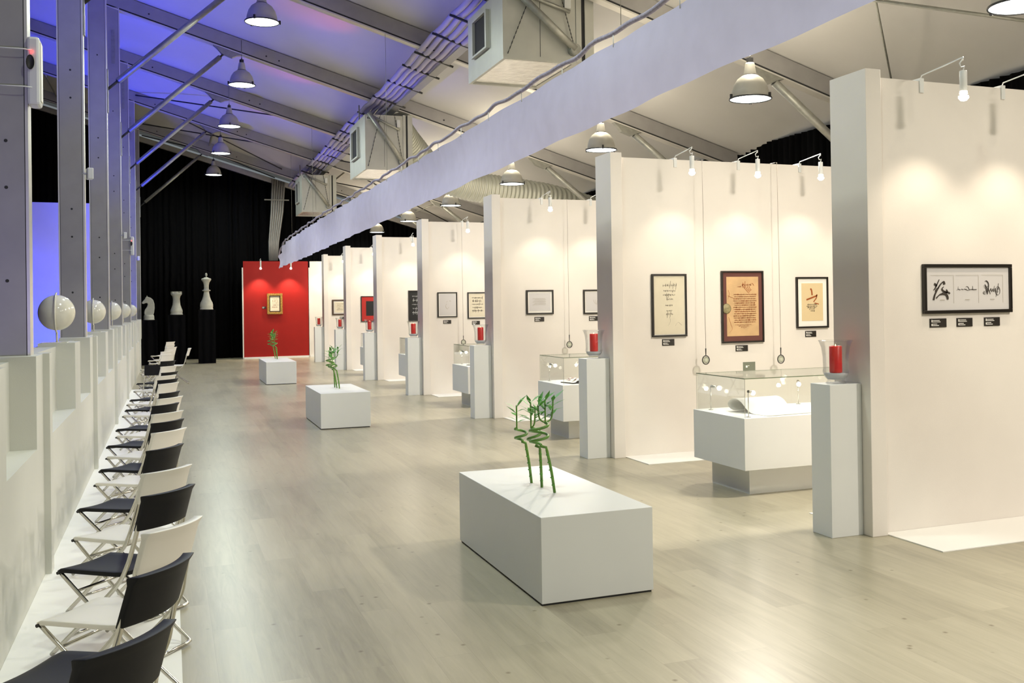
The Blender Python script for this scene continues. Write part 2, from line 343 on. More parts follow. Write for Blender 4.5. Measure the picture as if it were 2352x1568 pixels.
# ------------------------------------------------------------------ high bay lamps
def high_bay():
    r = empty('high_bay_lamp', '', 'lamp')
    dome = [(.262, .0), (.262, .018), (.24, .03), (.232, .09), (.205, .18), (.16, .25), (.105, .29), (.085, .30)]
    MB().lathe([(.25, .012)]+dome+[(.08, .295)]+[(rr-.006, z) for rr, z in dome[::-1][1:-2]], seg=40).build('dome_shade', M['shade'], r)
    MB().lathe([(.0001, .455), (.052, .455), (.058, .44), (.078, .315), (.082, .30), (.08, .292), (.0001, .292)], seg=24).build('ballast_housing', M['shade'], r)
    MB().lathe([(.083, .292), (.089, .296), (.089, .304), (.083, .308)], seg=24).build('collar', M['dark'], r)
    MB().lathe([(.266, -.004), (.270, .004), (.266, .014), (.258, .014), (.256, -.004), (.266, -.004)], seg=40).build('rim', M['dark'], r)
    MB().lathe([(.0001, .004), (.255, .006)], seg=40).build('glass_cover', M['glow'], r)
    for a in (.3, .3+2*PI/3, .3+4*PI/3):
        x, y = .272*math.cos(a), .272*math.sin(a)
        MB().box(x-.012, x+.012, y-.012, y+.012, -.012, .05).build('clip', M['dark'], r)
    MB().box(-.03, .03, -.03, .03, .455, .52).tube([(.0, 0, .52), (.01, 0, .54), (0, 0, .565), (-.01, 0, .54), (0, 0, .52)], .006, 6).build('hook', M['dark'], r)
    return r
lampP = high_bay()
LL = [(1.42, 2.7, 6.28), (1.42, 7.3, 6.28), (1.42, 12.0, 6.28), (1.42, 16.5, 6.28), (1.42, 21.2, 6.26), (1.42, 25.75, 6.20), (1.42, 30.1, 6.17), (1.42, 35.0, 6.17)]
LR = [(6.8, -2.6, 4.27), (6.8, 1.9, 4.27), (6.75, 6.45, 4.22), (6.8, 10.79, 4.28), (6.8, 15.46, 4.33), (6.8, 20.2, 4.31), (6.8, 25.15, 4.33), (6.8, 30.1, 4.33), (6.8, 35.07, 4.35)]
first = True
COOL = (.90, 1.0, .88); WARM = (1.0, .86, .66)
for row, L in (('left', LL), ('right', LR)):
    for i, (x, y, z) in enumerate(L):
        o = lampP if first else copy_tree(lampP); first = False
        o.location = (x, y, z); o.rotation_euler = (0, 0, i*1.3+(row == 'right'))
        hid = 3 if row == 'left' else 2                         # the first ones hang outside the picture
        o['label'] = '%s row high bay lamp with silver dome, %s to the camera' % (row, nth(i-hid)) if i >= hid else '%s row high bay lamp hanging outside the picture near the camera' % row
        o['group'] = 'high bay lamps in the %s row' % row if i >= hid else '%s row high bay lamps outside the picture' % row
        o['category'] = 'lamp'
        top = roofz(x)+.27
        cb = MB().tube([(0, 0, .56), (0, 0, top-z)], .006, 6).build('suspension_cord', M['steel'], o)
        cb.rotation_euler = (0, 0, 0)
        e = (112 if row == 'left' else 290)
        li = light('high_bay_light', 'AREA', (x, y, z-.008), e, COOL if row == 'left' else (1, .92, .81), shape='DISK', size=.48)
        # added point light above each right lamp, brightens the membrane
        if row == 'right': light('added_membrane_fill', 'POINT', (x, y, z+.7 if row == 'left' else z+.62), 6 if row == 'left' else 60, (.93, .96, 1) if row == 'left' else (1, .88, .68), shadow_soft_size=.08)

# ------------------------------------------------------------------ cable tray, heater units, drape
tr = empty('cable_tray', 'bundle of five sagging grey fabric tubes on cross bars under the roof', 'cable tray', (0, 0, 0))
for j in range(5):
    pts = []
    y = 11.0
    while y < 36.9:
        ph = ((y-2.7) % 1.2)/1.2
        pts.append((4.03+j*.105, y, 6.13-.298*j*.105-.03*math.sin(PI*ph)-.02*math.sin(y*.7+j))); y += .2
    pts = [p for p in pts]
    MB().tube(pts, .046, 8).build('tube', M['cloth'], tr)
for y in (12.2, 13.4, 14.5, 15.57, 16.82, 17.78, 19.09, 20.6, 22.4, 23.7, 24.9, 26.1, 27.4, 28.6, 29.9, 31.3, 32.6, 33.9, 35.2):
    MB().tube([(3.94, y, 6.09), (4.62, y, 5.88)], .02, 8).build('cross_bar', M['dark'], tr)
m = MB().prism([(4.42, 5.93), (4.55, 5.90), (4.55, 6.03), (4.42, 6.05)], 1, 11, 36.5); m.build('rail', M['beam'], tr)
v = empty('pipe_drop', 'bundle of pale pipes dropping down in front of the black end curtain', 'pipes', (0, 0, 0))
for j in range(6):
    MB().tube([(3.50+j*.08, 37.205, roofz(3.5+j*.08)+.1), (3.45+j*.075, 37.205, 5.2), (3.36+j*.06, 37.205, 4.1), (3.36+j*.05, 37.205, 3.45)], .036, 8).build('pipe', M['beam'], v)
MB().box(3.2, 4.05, 37.14, 37.165, 5.60, 5.64).build('bracket', M['steel'], v)

def heater(x0, x1, y, z0, z1, dep, label):
    r = empty('air_unit', label, 'air unit', (x0, y, z0), 0, 'air units hanging under the roof'); W = x1-x0; H = z1-z0
    MB().box(0, W*.80, 0, dep, .02, H).build('casing', M['unit'], r)
    MB().box(W*.80+.002, W*.86, -.01, dep+.01, .0, H+.02).box(W*.9, W, -.01, dep+.01, .0, H+.02).build('flange', M['unit'], r)
    MB().box(W*.86+.001, W*.9-.001, .01, dep-.01, .02, H).build('seam', M['groove'], r)
    # window in the face towards the left
    MB().box(-.05, -.001, dep*.36, dep*.40, H*.28, H*.86).box(-.05, -.001, dep*.76, dep*.8, H*.28, H*.86).box(-.05, -.001, dep*.40, dep*.76, H*.28, H*.31).box(-.05, -.001, dep*.40, dep*.76, H*.83, H*.86).build('window_frame', M['unit'], r)
    MB().box(-.012, -.002, dep*.4, dep*.76, H*.31, H*.83).build('window_opening', M['groove'], r)
    MB().box(.05, W*.78, .05, dep-.05, -.004, .018).build('foil_underside', M['foil'], r)
    MB().box(0, W*.8, -.004, .04, -.03, .02).box(0, W*.8, dep-.04, dep, -.03, .02).box(0, .04, .04, dep-.04, -.03, .02).build('bottom_rail', M['unit'], r)
    A = Vector((.06, -.1, H+.02)); B = Vector((W*.76, -.1, .14))
    MB().tube([A, B], .05, 14).tube([B+Vector((0, .1, 0)), B+Vector((0, -.03, 0))], .07, 14).build('strut', M['steel'], r)
    MB().tube([(.1, -.05, H-.02), (W*.72, -.05, H*.72)], .025, 10).build('upper_strut', M['steel'], r)
    for (a, b) in (((W*.32, H), (.05, .03)), ((W*.62, H), (W*.76, .25))):
        n = 26; c = MB()
        for q in range(n):
            t = q/n; px = a[0]+(b[0]-a[0])*t; pz = a[1]+(b[1]-a[1])*t
            c.tube([(px, -.03, pz), (px+(b[0]-a[0])/n*.75, -.03, pz+(b[1]-a[1])/n*1.0)], .007 if q % 2 else .004, 5)
        c.build('chain', M['dark'], r)
    MB().box(W*.67, W*.74, -.03, -.001, H*.78, H*.92).build('switch_box', M['white'], r)
    mm = MB(); mm.box(.03, .26, -.004, -.001, H*.9, H*.97); mm.build('name_plate', M['white'], r)
    t = MB(); random.seed(3)
    xx = .05
    while xx < .23: t.box(xx, xx+.018, -.007, -.004, H*.915, H*.955); xx += .03
    t.build('name_plate_marks', M['tag'], r)
    MB().box(W*.40, W*.405, -.003, -.001, .03, H-.02).build('panel_joint', M['groove'], r)
    for sx in (.05, W*.7): MB().tube([(sx, dep*.5, H), (sx, dep*.5, roofz(x0+sx)-z0-.02)], .012, 6).build('hanger', M['steel'], r)
    return r
heater(4.03, 5.30, 12.25, 4.95, 5.84, 1.6, 'nearest grey air unit, cut off by the top edge, foil underside')
heater(3.85, 4.85, 21.0, 4.66, 5.78, 1.9, 'middle grey air unit under the cable bundle, with white switch box')
heater(3.77, 4.80, 31.1, 4.68, 5.78, 1.6, 'farthest grey air unit hanging near the black end curtain')
# corrugated duct leaving the middle unit
pts = spline([(4.6, 21.7, 5.72), (5.0, 22.1, 5.35), (5.6, 22.4, 4.85), (6.4, 22.5, 4.56), (7.4, 22.6, 4.44), (8.6, 22.8, 4.32), (9.9, 23.1, 4.08)], 44)
MBd = MB().tube(pts, [.33+.026*math.sin(i*PI/2) for i in range(len(pts))], 24)
tag(MBd.build('flexible_duct', M['duct']), 'fat corrugated duct curving right from the middle air unit', 'duct')

# drape (valance) hanging along the booths
d = empty('fabric_valance', 'long pale blue-tinted cloth strip stretched along the booths below the roof', 'drape', (3.4, 0, 0))
mb = MB(); v = []; n = 330; rows = 10
for i in range(n+1):
    t = i/n; y = 3.2+(34.2-3.2)*t; top = 3.88 if y < 24 else 3.88-.1*((y-24)/10)**1.2
    end = max(0, (y-32.0)/2.2)
    top -= end**2*.32
    bot = 3.29-.20*min(1, max(0, (y-6)/22)) + .006*math.sin(y*2.3)
    bot -= max(0, (y-33.0))*.03
    sag = .012*math.sin(y*1.15)**2
    fold = .010+.022*max(0, (y-16)/20)
    for j in range(rows+1):
        s = j/rows
        z = top-sag*(1-s)+(bot-top)*s
        x = fold*math.sin(y*5.3+s*1.2+1.5*math.sin(y*.9))+.05*math.sin(PI*s)*math.sin(y*.6) + .018*math.sin(y*11+s*2)*min(1, max(0, (y-14)/14))
        v.append((x, y, z))
mb.add(v, [(i*(rows+1)+j, i*(rows+1)+j+1, (i+1)*(rows+1)+j+1, (i+1)*(rows+1)+j) for i in range(n) for j in range(rows)], True)
o = mb.build('cloth', M['sheer'], d)
pts = []; y = 3.0
while y < 34.6:
    top = 3.96 if y < 24 else 3.96-.1*((y-24)/10)**1.2
    top -= max(0, (y-32.0)/2.2)**2*.3
    pts.append((.0+.008*math.sin(y*7), y, top+.012*math.sin(y*4.3)+.008*math.sin(y*9))); y += .12
MB().tube(pts, .021, 8).build('wrapped_rope', M['rope'], d)
y = 4.0
while y < 33:
    top = 3.96 if y < 24 else 3.96-.1*((y-24)/10)**1.2
    top -= max(0, (y-32.0)/2.2)**2*.3
    MB().tube([(0, y, top), (0, y, top-.12)], .005, 5).build('tie', M['white'], d); y += 1.15
for y in (7.3, 16.6, 25.85, 30.5): MB().tube([(0, y, 3.96), (.0, y, roofz(3.4)-.02)], .003, 5).build('hanging_wire', M['steel'], d)

# ------------------------------------------------------------------ display walls with end posts
PX = [4.784, 4.638, 4.635, 4.617, 4.591, 4.575, 4.62]
PY = [6.025, 10.296, 14.766, 19.298, 23.813, 28.172, 32.761]
FY = [y+.06 for y in PY]
wl_desc = ['with the wide black frame of three small sheets', 'with three framed sheets and the parchment in the middle', 'with one small landscape frame beside its edge', 'with two small black frames', 'with a tall black picture', 'with the red mounted picture', 'with the small brown frame']
for i, (x, y) in enumerate(zip(PX, PY)):
    r = empty('display_wall', 'tall white display wall %s, %s to the camera' % (wl_desc[i], nth(i)), 'display wall', (x, y, 0), 0, 'white display walls')
    MB().box(0, .14, 0, .43, 0, 3.455).build('end_post', M['panel'], r, bevel=.004)
    MB().box(.1401, 9.6-x, .06, .16, 0, 3.41).build('panel', M['panel'], r)
    mt = MB().box(4.93 if i == 0 else x+.15, 9.4, FY[i]-.62, FY[i]-.002, .0005, .007).build('floor_mat', M['mat'])
    tag(mt, 'white mat on the floor in front of the %s display wall' % nth(i), 'mat', 'white floor mats')
mt = MB().box(4.86, 9.3, PY[0]+.17, 6.92, .0005, .006).build('floor_mat', M['mat']); tag(mt, 'white mat behind the nearest display wall, only a corner visible', 'mat', 'white floor mats')

def display_wall(name, x0, x1, y, z, mat, label):
    r = empty(name, label, 'display wall', (x0, y, 0))
    MB().box(0, x1-x0, 0, .12, .06, z).build('panel', mat, r)
    MB().box(-.04, -.001, 0, .14, 0, z-.22).build('side_batten', M['panel'], r)
    MB().box(0, x1-x0, -.05, .12, 0, .0599).build('skirting', M['mat'], r)
    return r
display_wall('red_display_wall', 2.40, 4.59, 36.4, 3.39, M['red'], 'bright red display wall at the far end of the hall')
display_wall('white_display_wall', 4.65, 9.5, 36.4, 3.39, M['panel'], 'plain white display wall to the right of the red wall')
r = display_wall('blue_lit_wall', -9.2, -1.6, 30.4, 4.70, M['panel'], 'white wall glowing blue behind the left columns')

# ------------------------------------------------------------------ pedestals and candle vases
def pedestal(x, y, i):
    o = MB().box(x-.285, x-.004, y+.10, y+.34, 0, 1.125).build('pedestal', M['white'], bevel=.003)
    tag(o, 'tall slim white pedestal holding a candle beside the %s display wall' % nth(i), 'pedestal', 'pedestals beside the display walls'); return o
def vase(x, y, z, i):
    r = empty('hurricane_vase', 'clear glass vase with a grey sand base on the pedestal %s to the camera' % nth(i), 'vase', (x, y, z), 0, 'glass candle vases')
    prof = [(.05, .0), (.078, .0), (.07, .012), (.06, .022), (.085, .05), (.098, .085), (.094, .12), (.097, .20), (.107, .27), (.122, .31), (.126, .317)]
    MB().lathe(prof+[(rr-.004, z2-.0) for rr, z2 in prof[::-1][:-4]], seg=36).build('glass_body', M['vglass'], r)
    MB().lathe([(.126, .317), (.129, .320), (.126, .323), (.123, .320), (.126, .317)], seg=36).build('glass_rim', M['vglass'], r)
    MB().lathe([(.0001, .028), (.06, .030), (.082, .055), (.089, .075), (.0001, .078)], seg=30).build('sand', M['sand'], r)
    c = empty('pillar_candle', 'thick red pillar candle burning in the vase %s to the camera' % nth(i), 'candle', (x, y, z+.0782), 0, 'red pillar candles')
    MB().lathe([(.0001, 0), (.045, 0), (.047, .01), (.047, .195), (.043, .201), (.036, .196), (.02, .186), (.0001, .184)], seg=30).build('wax', M['wax'], c)
    MB().tube([(0, 0, .184), (0, 0, .2)], .0015, 6).build('wick', M['ink'], c)
    MB().lathe([(.0001, .193), (.003, .197), (.004, .202), (.002, .21), (.0001, .216)], seg=12).build('flame', M['flame'], c)
    light('candle_glow', 'POINT', (x, y, z+.32), .10, (1, .35, .2), shadow_soft_size=.02)
for i, (x, y) in enumerate(zip(PX, PY)):
    pedestal(x, y, i); vase(x-.14, y+.22, 1.1255, i)

# ------------------------------------------------------------------ benches (plinths) with bamboo
def bamboo(x, y, z, kind, label, rz=0, s=1.0):
    r = empty('lucky_bamboo', label, 'plant', (x, y, z), rz, 'spiral bamboo stalks on the plinths')
    a0 = [.28, .27, .30][kind]*s; lean = [-.04, -.01, -.055][kind]*s; turns = [1.6, 1.4, 2.1][kind]; rad = [.04, .045, .06][kind]*s; H = [.13, .16, .2][kind]*s
    pts = [(0, 0, 0), (lean*.4, 0, a0*.5), (lean, 0, a0)]
    P = spline(pts, 5); sp = []
    for q in range(int(turns*14)+1):
        t = q/(turns*14); ang = t*turns*2*PI; rr = rad*min(1, t*4+.15)
        sp.append(Vector((lean-rad*.8+rr*math.cos(ang), rr*math.sin(ang), a0+.01+H*.75*t)))
    P += sp; e = P[-1]
    MB().tube(P, [.0095*s]*len(P), 9).build('stem', M['stem'], r)
    nd = MB()
    for q in range(1, 6):
        t = q/6; nd.tube([(lean*t, 0, a0*t-.003), (lean*t, 0, a0*t+.003)], .0112*s, 9)
    nd.build('node_ring', M['leaf'], r)
    shoots = [[(0, 0, .22)], [(0, 0, .24), (.03, 0, .18)], [(-.05, 0, .16), (.0, 0, .21), (.06, .01, .20)]][kind]
    for (dx, dy, hh) in shoots:
        b = e+Vector((dx*.4, dy, 0)); t = e+Vector((dx, dy, hh*s*.72))
        MB().tube(spline([e, b+Vector((dx*.4, 0, .03)), t], 4), .0055*s, 7).build('shoot', M['stem'], r)
        lf = MB(); rnd = random.Random(int(x*100)+int(hh*1000)+kind)
        for q in range(9):
            h = .25+.75*q/8; base = b.lerp(t, h); ang = q*2.4+rnd.random(); L = (.07+.07*rnd.random())*s; up = .25+.9*h*rnd.random()
            dr = Vector((math.cos(ang), math.sin(ang)*.6, up)).normalized(); sd = dr.cross(Vector((0, 0, 1))).normalized()
            w = .0155*s; a = base; mdl = base+dr*L*.45; tip = base+dr*L+Vector((0, 0, -.012))
            nrm = sd.cross(dr)*.0015
            lf.add([a, mdl+sd*w, tip, mdl-sd*w, mdl+nrm*2], [(0, 1, 4), (1, 2, 4), (2, 3, 4), (3, 0, 4)], True)
        lf.build('leaf_cluster', M['leaf'], r)
for i, (x0, x1, y0, y1) in enumerate([(1.985, 2.705, 5.46, 7.22), (2.0, 2.71, 14.64, 16.35), (2.045, 2.715, 23.8, 25.8)]):
    o = MB().box(x0, x1, y0, y1, .012, .5135).build('plinth_bench', M['white'], bevel=.003)
    tag(o, ['nearest large low white plinth standing on the wood floor', 'middle low white plinth in the aisle', 'farthest low white plinth in front of the red wall'][i], 'plinth', 'low white plinths in the aisle')
    b = MB().box(x0+.01, x1-.01, y0+.01, y1-.01, 0, .0119).build('shadow_gap_base', M['groove'], o)
    pos = [(2.318, 6.553), (2.325, 6.366), (2.335, 6.15)] if i == 0 else ([(2.36, 15.70), (2.375, 15.58), (2.392, 15.44)] if i == 1 else [(2.40, 25.42), (2.43, 25.3), (2.42, 25.15)])
    for kq, (x, y) in enumerate(pos):
        bamboo(x, y, .5136, kq if i == 0 else (kq+i) % 3, 'green curly bamboo stalk on the %s plinth, %s of three' % (['nearest', 'middle', 'farthest'][i], ['rear', 'middle', 'front'][kq]), [0, -.5, 0][kq], 1.0 if i < 2 else 1.05)

# ------------------------------------------------------------------ showcases
def stand_lamp(x, y, z, h, tx, ty, label):
    r = empty('case_spotlight', label, 'lamp', (x, y, z), 0, 'tiny spotlights inside the glass cases')
    MB().lathe([(.0001, .006), (.022, .005), (.024, 0), (.0001, 0)], seg=16).build('foot', M['steel'], r)
    MB().tube([(0, 0, .005), (0, 0, h)], .004, 7).build('rod', M['chrome'], r)
    dv = Vector((tx-x, ty-y, -.15)).normalized()
    MB().tube([Vector((0, 0, h)), Vector((0, 0, h))+dv*.07], .014, 10).build('head', M['chrome'], r)
    c = Vector((0, 0, h))+dv*.085
    MB().ball(c, .022, seg=14, rings=8).build('bulb', M['bulb'], r)
    light('case_light', 'POINT', (x+c.x+dv.x*.06, y+c.y+dv.y*.06, z+c.z-.03), 1.5, (1, .93, .82), shadow_soft_size=.02)
def showcase(x0, y0, wd, dp, i):
    lab = ['nearest white showcase with a rolled sheet under glass', 'second nearest white showcase with a dark red open book under glass', 'third nearest white showcase, half hidden by its pedestal', 'fourth nearest white showcase, half hidden by its pedestal', 'fifth nearest white showcase, only a sliver beside its pedestal'][i]
    r = empty('glass_showcase', lab, 'showcase', (x0, y0, 0), 0, 'white showcases in the booths')
    MB().box(.13, wd-.13, .14, dp-.12, 0, .2399).build('foot_plinth', M['white'], r)
    MB().box(0, wd, 0, dp, .24, .705).build('cabinet', M['white'], r, bevel=.002)
    g0, g1, h = .025, wd-.025, 1.052
    MB().box(g0, g1, g0, g0+.006, .7052, h).box(g0, g1, dp-g0-.006, dp-g0, .7052, h).box(g0, g0+.006, g0+.0061, dp-g0-.0061, .7052, h).box(g1-.006, g1, g0+.0061, dp-g0-.0061, .7052, h).box(g0, g1, g0, dp-g0, h+.0005, h+.0065).build('glass_cover', M['glass'], r)
    e = .004
    MB().box(g0-.001, g1+.001, g0-.003, g0-.001, h, h+.008).box(g0-.003, g0-.001, g0, dp-g0, h, h+.008).box(g0-.002, g1, dp-g0+.001, dp-g0+.003, h+.002, h+.006).build('glass_edge', M['edge'], r)
    MB().box(g0-.003, g0, g0-.003, g0, .706, h).box(g0-.003, g0, dp-g0, dp-g0+.002, .706, h).build('corner_seam', M['steel'], r)
    return r
SC = [(4.737, 7.70, 1.75, .93), (4.674, 11.96, 1.7, .93), (4.705, 16.46, 1.7, 1.0), (4.69, 20.95, 1.7, .98), (4.64, 25.45, 1.7, .98)]
for i, (x, y, wd, dp) in enumerate(SC):
    showcase(x, y, wd, dp, i)
    which = ['nearest', 'second', 'third', 'fourth', 'fifth'][i]
    if i == 0:
        for (dx, dy, tx, ty, ds) in ((.12, .80, .6, .45, 'rear left'), (.10, .09, .7, .4, 'front left'), (1.15, .84, .9, .4, 'rear right'), (1.6, .12, 1.0, .5, 'front right')):
            stand_lamp(x+dx, y+dy, .7052, .23, x+tx, y+ty, 'tiny spotlight on a thin rod, %s in the nearest glass case' % ds)
    else:
        for (dx, dy, tx, ty, ds) in ((.12, .80, .6, .45, 'rear left'), (.62, .84, .7, .2, 'rear middle')):
            stand_lamp(x+dx, y+dy, .7052, .23, x+tx, y+ty, 'tiny bright spotlight on a thin rod, %s in the %s glass case' % (ds, which))
# rolled sheet and the rest
x, y = SC[0][0], SC[0][1]
prof = []
for q in range(24):
    a = PI*1.05*q/23; prof.append((.30-.0, 0))
prof = spline([(0, .52, .012), (0, .60, .022), (0, .645, .065), (0, .60, .112), (0, .52, .122), (0, .44, .098), (0, .37, .045), (0, .29, .008), (0, .18, .003), (0, .06, .003)], 4)
m = MB(); v = []; n = len(prof)-1
for p in prof:
    for xx in (.24, .74): v.append((x+xx-.12*(p.y-.4), y+p.y+.10*(xx-.3), .7065+p.z))
m.add(v, [(2*q, 2*q+1, 2*q+3, 2*q+2) for q in range(n)], True)
o = m.build('rolled_sheet', M['matw']); sd = o.modifiers.new('thick', 'SOLIDIFY'); sd.thickness = .002
tag(o, 'large cream paper sheet rolled over inside the nearest glass case', 'paper')
t = empty('case_label', 'small grey label leaning on the rear glass of the nearest case', 'label', (x+.82, y+.925, .96))
MB().box(-.07, .07, 0, .004, 0, .085).build('plate', M['taggrey'], t); MB().box(-.04, -.02, -.001, -.0003, .03, .05).box(-.015, .0, -.001, -.0003, .045, .05).build('print', M['tagw'], t)
t.location = (x+.62, y+.9, 1.0600)
for i, (dx, dy, w_, c1, c2, lb) in enumerate([(.42, .35, .26, 'redm', 'black', 'open dark red book lying in the second nearest glass case'), (.35, .35, .22, 'maroon', 'brown', 'brown and red booklet lying in the third nearest glass case'), (.3, .4, .12, 'black', 'black', 'small black book lying in the fourth nearest glass case')]):
    sx, sy = SC[i+1][0], SC[i+1][1]
    b = empty('open_book', lb, 'book', (sx+dx, sy+dy, .7056), .25)
    MB().box(-w_, w_, -.14, .14, 0, .012).build('cover', M[c2], b)
    for s in (-1, 1):
        q = MB(); v = []
        for k in range(9):
            u = k/8*w_*.93; zz = .0125+.05*math.sin(PI*min(1, u/w_*1.1+.08))
            for yy in (-.13, .13): v.append((s*u, yy, zz))
        q.add(v, [(2*k, 2*k+1, 2*k+3, 2*k+2) for k in range(8)], True)
        pg = q.build('page', M[c1] if s > 0 else M['matw'], b)
        sq = MB(); rnd = random.Random(5+i)
        for k in range(12):
            u = .03+.15*rnd.random(); a = -.1+.2*rnd.random(); zz = .0135+.05*math.sin(PI*min(1, u/w_*1.1+.08))
            sq.add([(s*u, a, zz+.002), (s*(u+.03), a, zz+.003), (s*(u+.03), a+.03, zz+.003), (s*u, a+.03, zz+.002)], [(0, 1, 2, 3)])
        sq.build('illustration', M['red'] if s < 0 else M['ink'], pg)

# ------------------------------------------------------------------ pictures, labels
def scribble(m, x0, x1, z0, z1, y, w, seed, dens=1.0):
    """one line of hand-lettered strokes between x0..x1"""
    rnd = random.Random(seed); h = z1-z0; x = x0
    while x < x1:
        cw = h*(.35+.5*rnd.random()); pts = []; n = 7; k = rnd.randint(1, 3)
        for q in range(n):
            t = q/(n-1); pts.append((x+cw*t+h*.12*math.sin(t*6+k), z0+h*(.25+.3*rnd.random()) if q % 2 else z0+h*(.55+.35*rnd.random())))
        m.ribbon(pts, w, y); x += cw*.95/dens
        if rnd.random() < .3: m.ribbon([(x-cw*.5, z0-h*.5*rnd.random()), (x-cw*.35, z0+h*.5), (x-cw*.1, z1+h*.6*rnd.random())], w*.9, y)
def curve2(pts, k=6): return [(p.x, p.y) for p in spline([(a, b, 0) for a, b in pts], k)]
def picture(name, x0, x1, z0, z1, wy, label, cat='picture', fr='frame', fw=.022, back='paper', mount=None, mw=0, inner=None, iw=None, art=None, group=None, depth=.03):
    r = empty(name, label, cat, ((x0+x1)/2, wy, (z0+z1)/2), 0, group); X0, X1, Z0, Z1 = x0-(x0+x1)/2, x1-(x0+x1)/2, z0-(z0+z1)/2, z1-(z0+z1)/2
    d = depth
    MB().box(X0, X1, -d, -.001, Z1-fw, Z1).box(X0, X1, -d, -.001, Z0, Z0+fw).box(X0, X0+fw, -d, -.001, Z0+fw, Z1-fw).box(X1-fw, X1, -d, -.001, Z0+fw, Z1-fw).build('frame', M[fr], r, bevel=.003)
    MB().box(X0+fw, X1-fw, -d*.5, -.001, Z0+fw, Z1-fw).build('mount', M[mount or back], r)
    if mount:
        a, b = X0+fw+mw, X1-fw-mw; c, e = Z0+fw+mw*(1.2), Z1-fw-mw
        MB().box(a, b, -d*.5-.002, -d*.5-.0002, c, e).build('sheet', M[back], r)
    else: a, b, c, e = X0+fw, X1-fw, Z0+fw, Z1-fw
    if art:
        for mat, fn, nm in art:
            m = MB(); fn(m, a, b, c, e, -d*.5-.0035); m.build(nm, M[mat], r)
    return r
def label_tag(x0, x1, z0, z1, wy, label, group):
    r = empty('caption_label', label, 'label', ((x0+x1)/2, wy, (z0+z1)/2), 0, group); w_ = (x1-x0)/2; h = (z1-z0)/2
    MB().box(-w_, w_, -.006, -.0005, -h, h).build('plate', M['tag'], r)
    m = MB()
    for k, (zz, ln) in enumerate(((.55, .5), (.22, .55), (-.25, .35), (-.6, .45))):
        m.box(-w_*.85, -w_*.85+2*w_*ln, -.0075, -.0062, h*zz-h*.07, h*zz+h*.09)
    m.box(-w_*.85, -w_*.74, -.0076, -.0062, h*.3, h*.75).box(-w_*.85, -w_*.74, -.0076, -.0062, -h*.65, -h*.15)
    m.build('print', M['tagw'], r)
# picture 0: three sheets in one wide frame (traced with the lettering seen on it)
def strokes_big(m, a, b, c, e, y):
    def T(u, v): return (a+(b-a)*u, c+(e-c)*v)
    def S(p, w): m.ribbon(curve2([T(*q) for q in p], 5), w, y)
    S([(.155, .72), (.14, .66), (.128, .6)], .012); S([(.095, .62), (.11, .60), (.125, .57)], .020)
    S([(.085, .47), (.10, .50), (.115, .55), (.122, .60)], .018); S([(.105, .44), (.12, .50), (.145, .53)], .012)
    S([(.085, .24), (.10, .36), (.135, .50), (.175, .62), (.205, .66), (.215, .60)], .022)
    S([(.115, .28), (.155, .36), (.20, .38), (.235, .36), (.25, .30), (.25, .25)], .022)
    S([(.205, .55), (.185, .50), (.195, .46), (.23, .42), (.265, .41), (.275, .38)], .016); S([(.185, .40), (.22, .43), (.25, .40)], .009); S([(.235, .48), (.245, .45), (.25, .42)], .014)
def strokes_thin(m, a, b, c, e, y):
    def T(u, v): return (a+(b-a)*u, c+(e-c)*v)
    def S(p, w): m.ribbon(curve2([T(*q) for q in p], 5), w, y)
    S([(.36, .46), (.38, .49), (.40, .47), (.42, .49), (.435, .475), (.455, .49), (.47, .475)], .006)
    S([(.47, .49), (.49, .46), (.51, .47), (.50, .53), (.48, .55), (.465, .53)], .005); S([(.51, .47), (.54, .48), (.56, .475), (.60, .475)], .008); S([(.555, .475), (.552, .56)], .004); S([(.375, .49), (.38, .55)], .003)
    # third sheet: round capital, letters and a tall loop
    for r0 in (.030, .022, .014):
        cx, cz = .70, .47; S([(cx+r0*math.cos(t), cz+r0*3.6*math.sin(t)) for t in [q*.6-2.5 for q in range(9)]], .004)
    S([(.70, .66), (.72, .68), (.745, .62), (.745, .5), (.73, .36)], .010); S([(.72, .4), (.735, .5), (.76, .42), (.765, .36)], .006)
    S([(.705, .6), (.72, .52), (.74, .56)], .006)
    S([(.765, .44), (.775, .5), (.785, .42), (.80, .49), (.805, .42)], .006); S([(.81, .42), (.815, .5), (.82, .56)], .004); S([(.82, .42), (.83, .5), (.84, .40)], .005)
    S([(.86+.028*math.cos(t), .44+.10*math.sin(t)) for t in [q*.7 for q in range(10)]], .005); S([(.87, .62), (.86, .5), (.845, .35), (.835, .30)], .005); S([(.862+.011*math.cos(t), .46+.05*math.sin(t)) for t in [q*.7 for q in range(9)]], .004)
def sheet_lines(m, a, b, c, e, y):
    for u0, u1 in ((.055, .325), (.35, .625), (.66, .925)):
        X0, X1 = a+(b-a)*u0, a+(b-a)*u1; Z0, Z1 = c+(e-c)*.16, c+(e-c)*.82
        m.box(X0, X1, y, y+.001, Z1-.0012, Z1).box(X1-.0012, X1, y, y+.001, Z0, Z1).box((X0*.6+X1*.4), (X0*.4+X1*.6), y, y+.001, Z0+.025, Z0+.028)
F0 = FY[0]-.001
picture('framed_calligraphy', 5.325, 6.20, 1.632, 2.012, F0, 'wide black frame holding three small sheets of brush lettering', fw=.026, back='grey', art=[('ink', strokes_big, 'brush_strokes'), ('ink', strokes_thin, 'pen_strokes'), ('inkl', sheet_lines, 'sheet_edges')])
for i, (a, b) in enumerate(((5.394, 5.553), (5.656, 5.81), (5.93, 6.088))):
    label_tag(a, b, 1.528, 1.595, F0, '%s small black label under the wide triple frame' % ['left', 'middle', 'right'][i], 'labels under the wide frame')
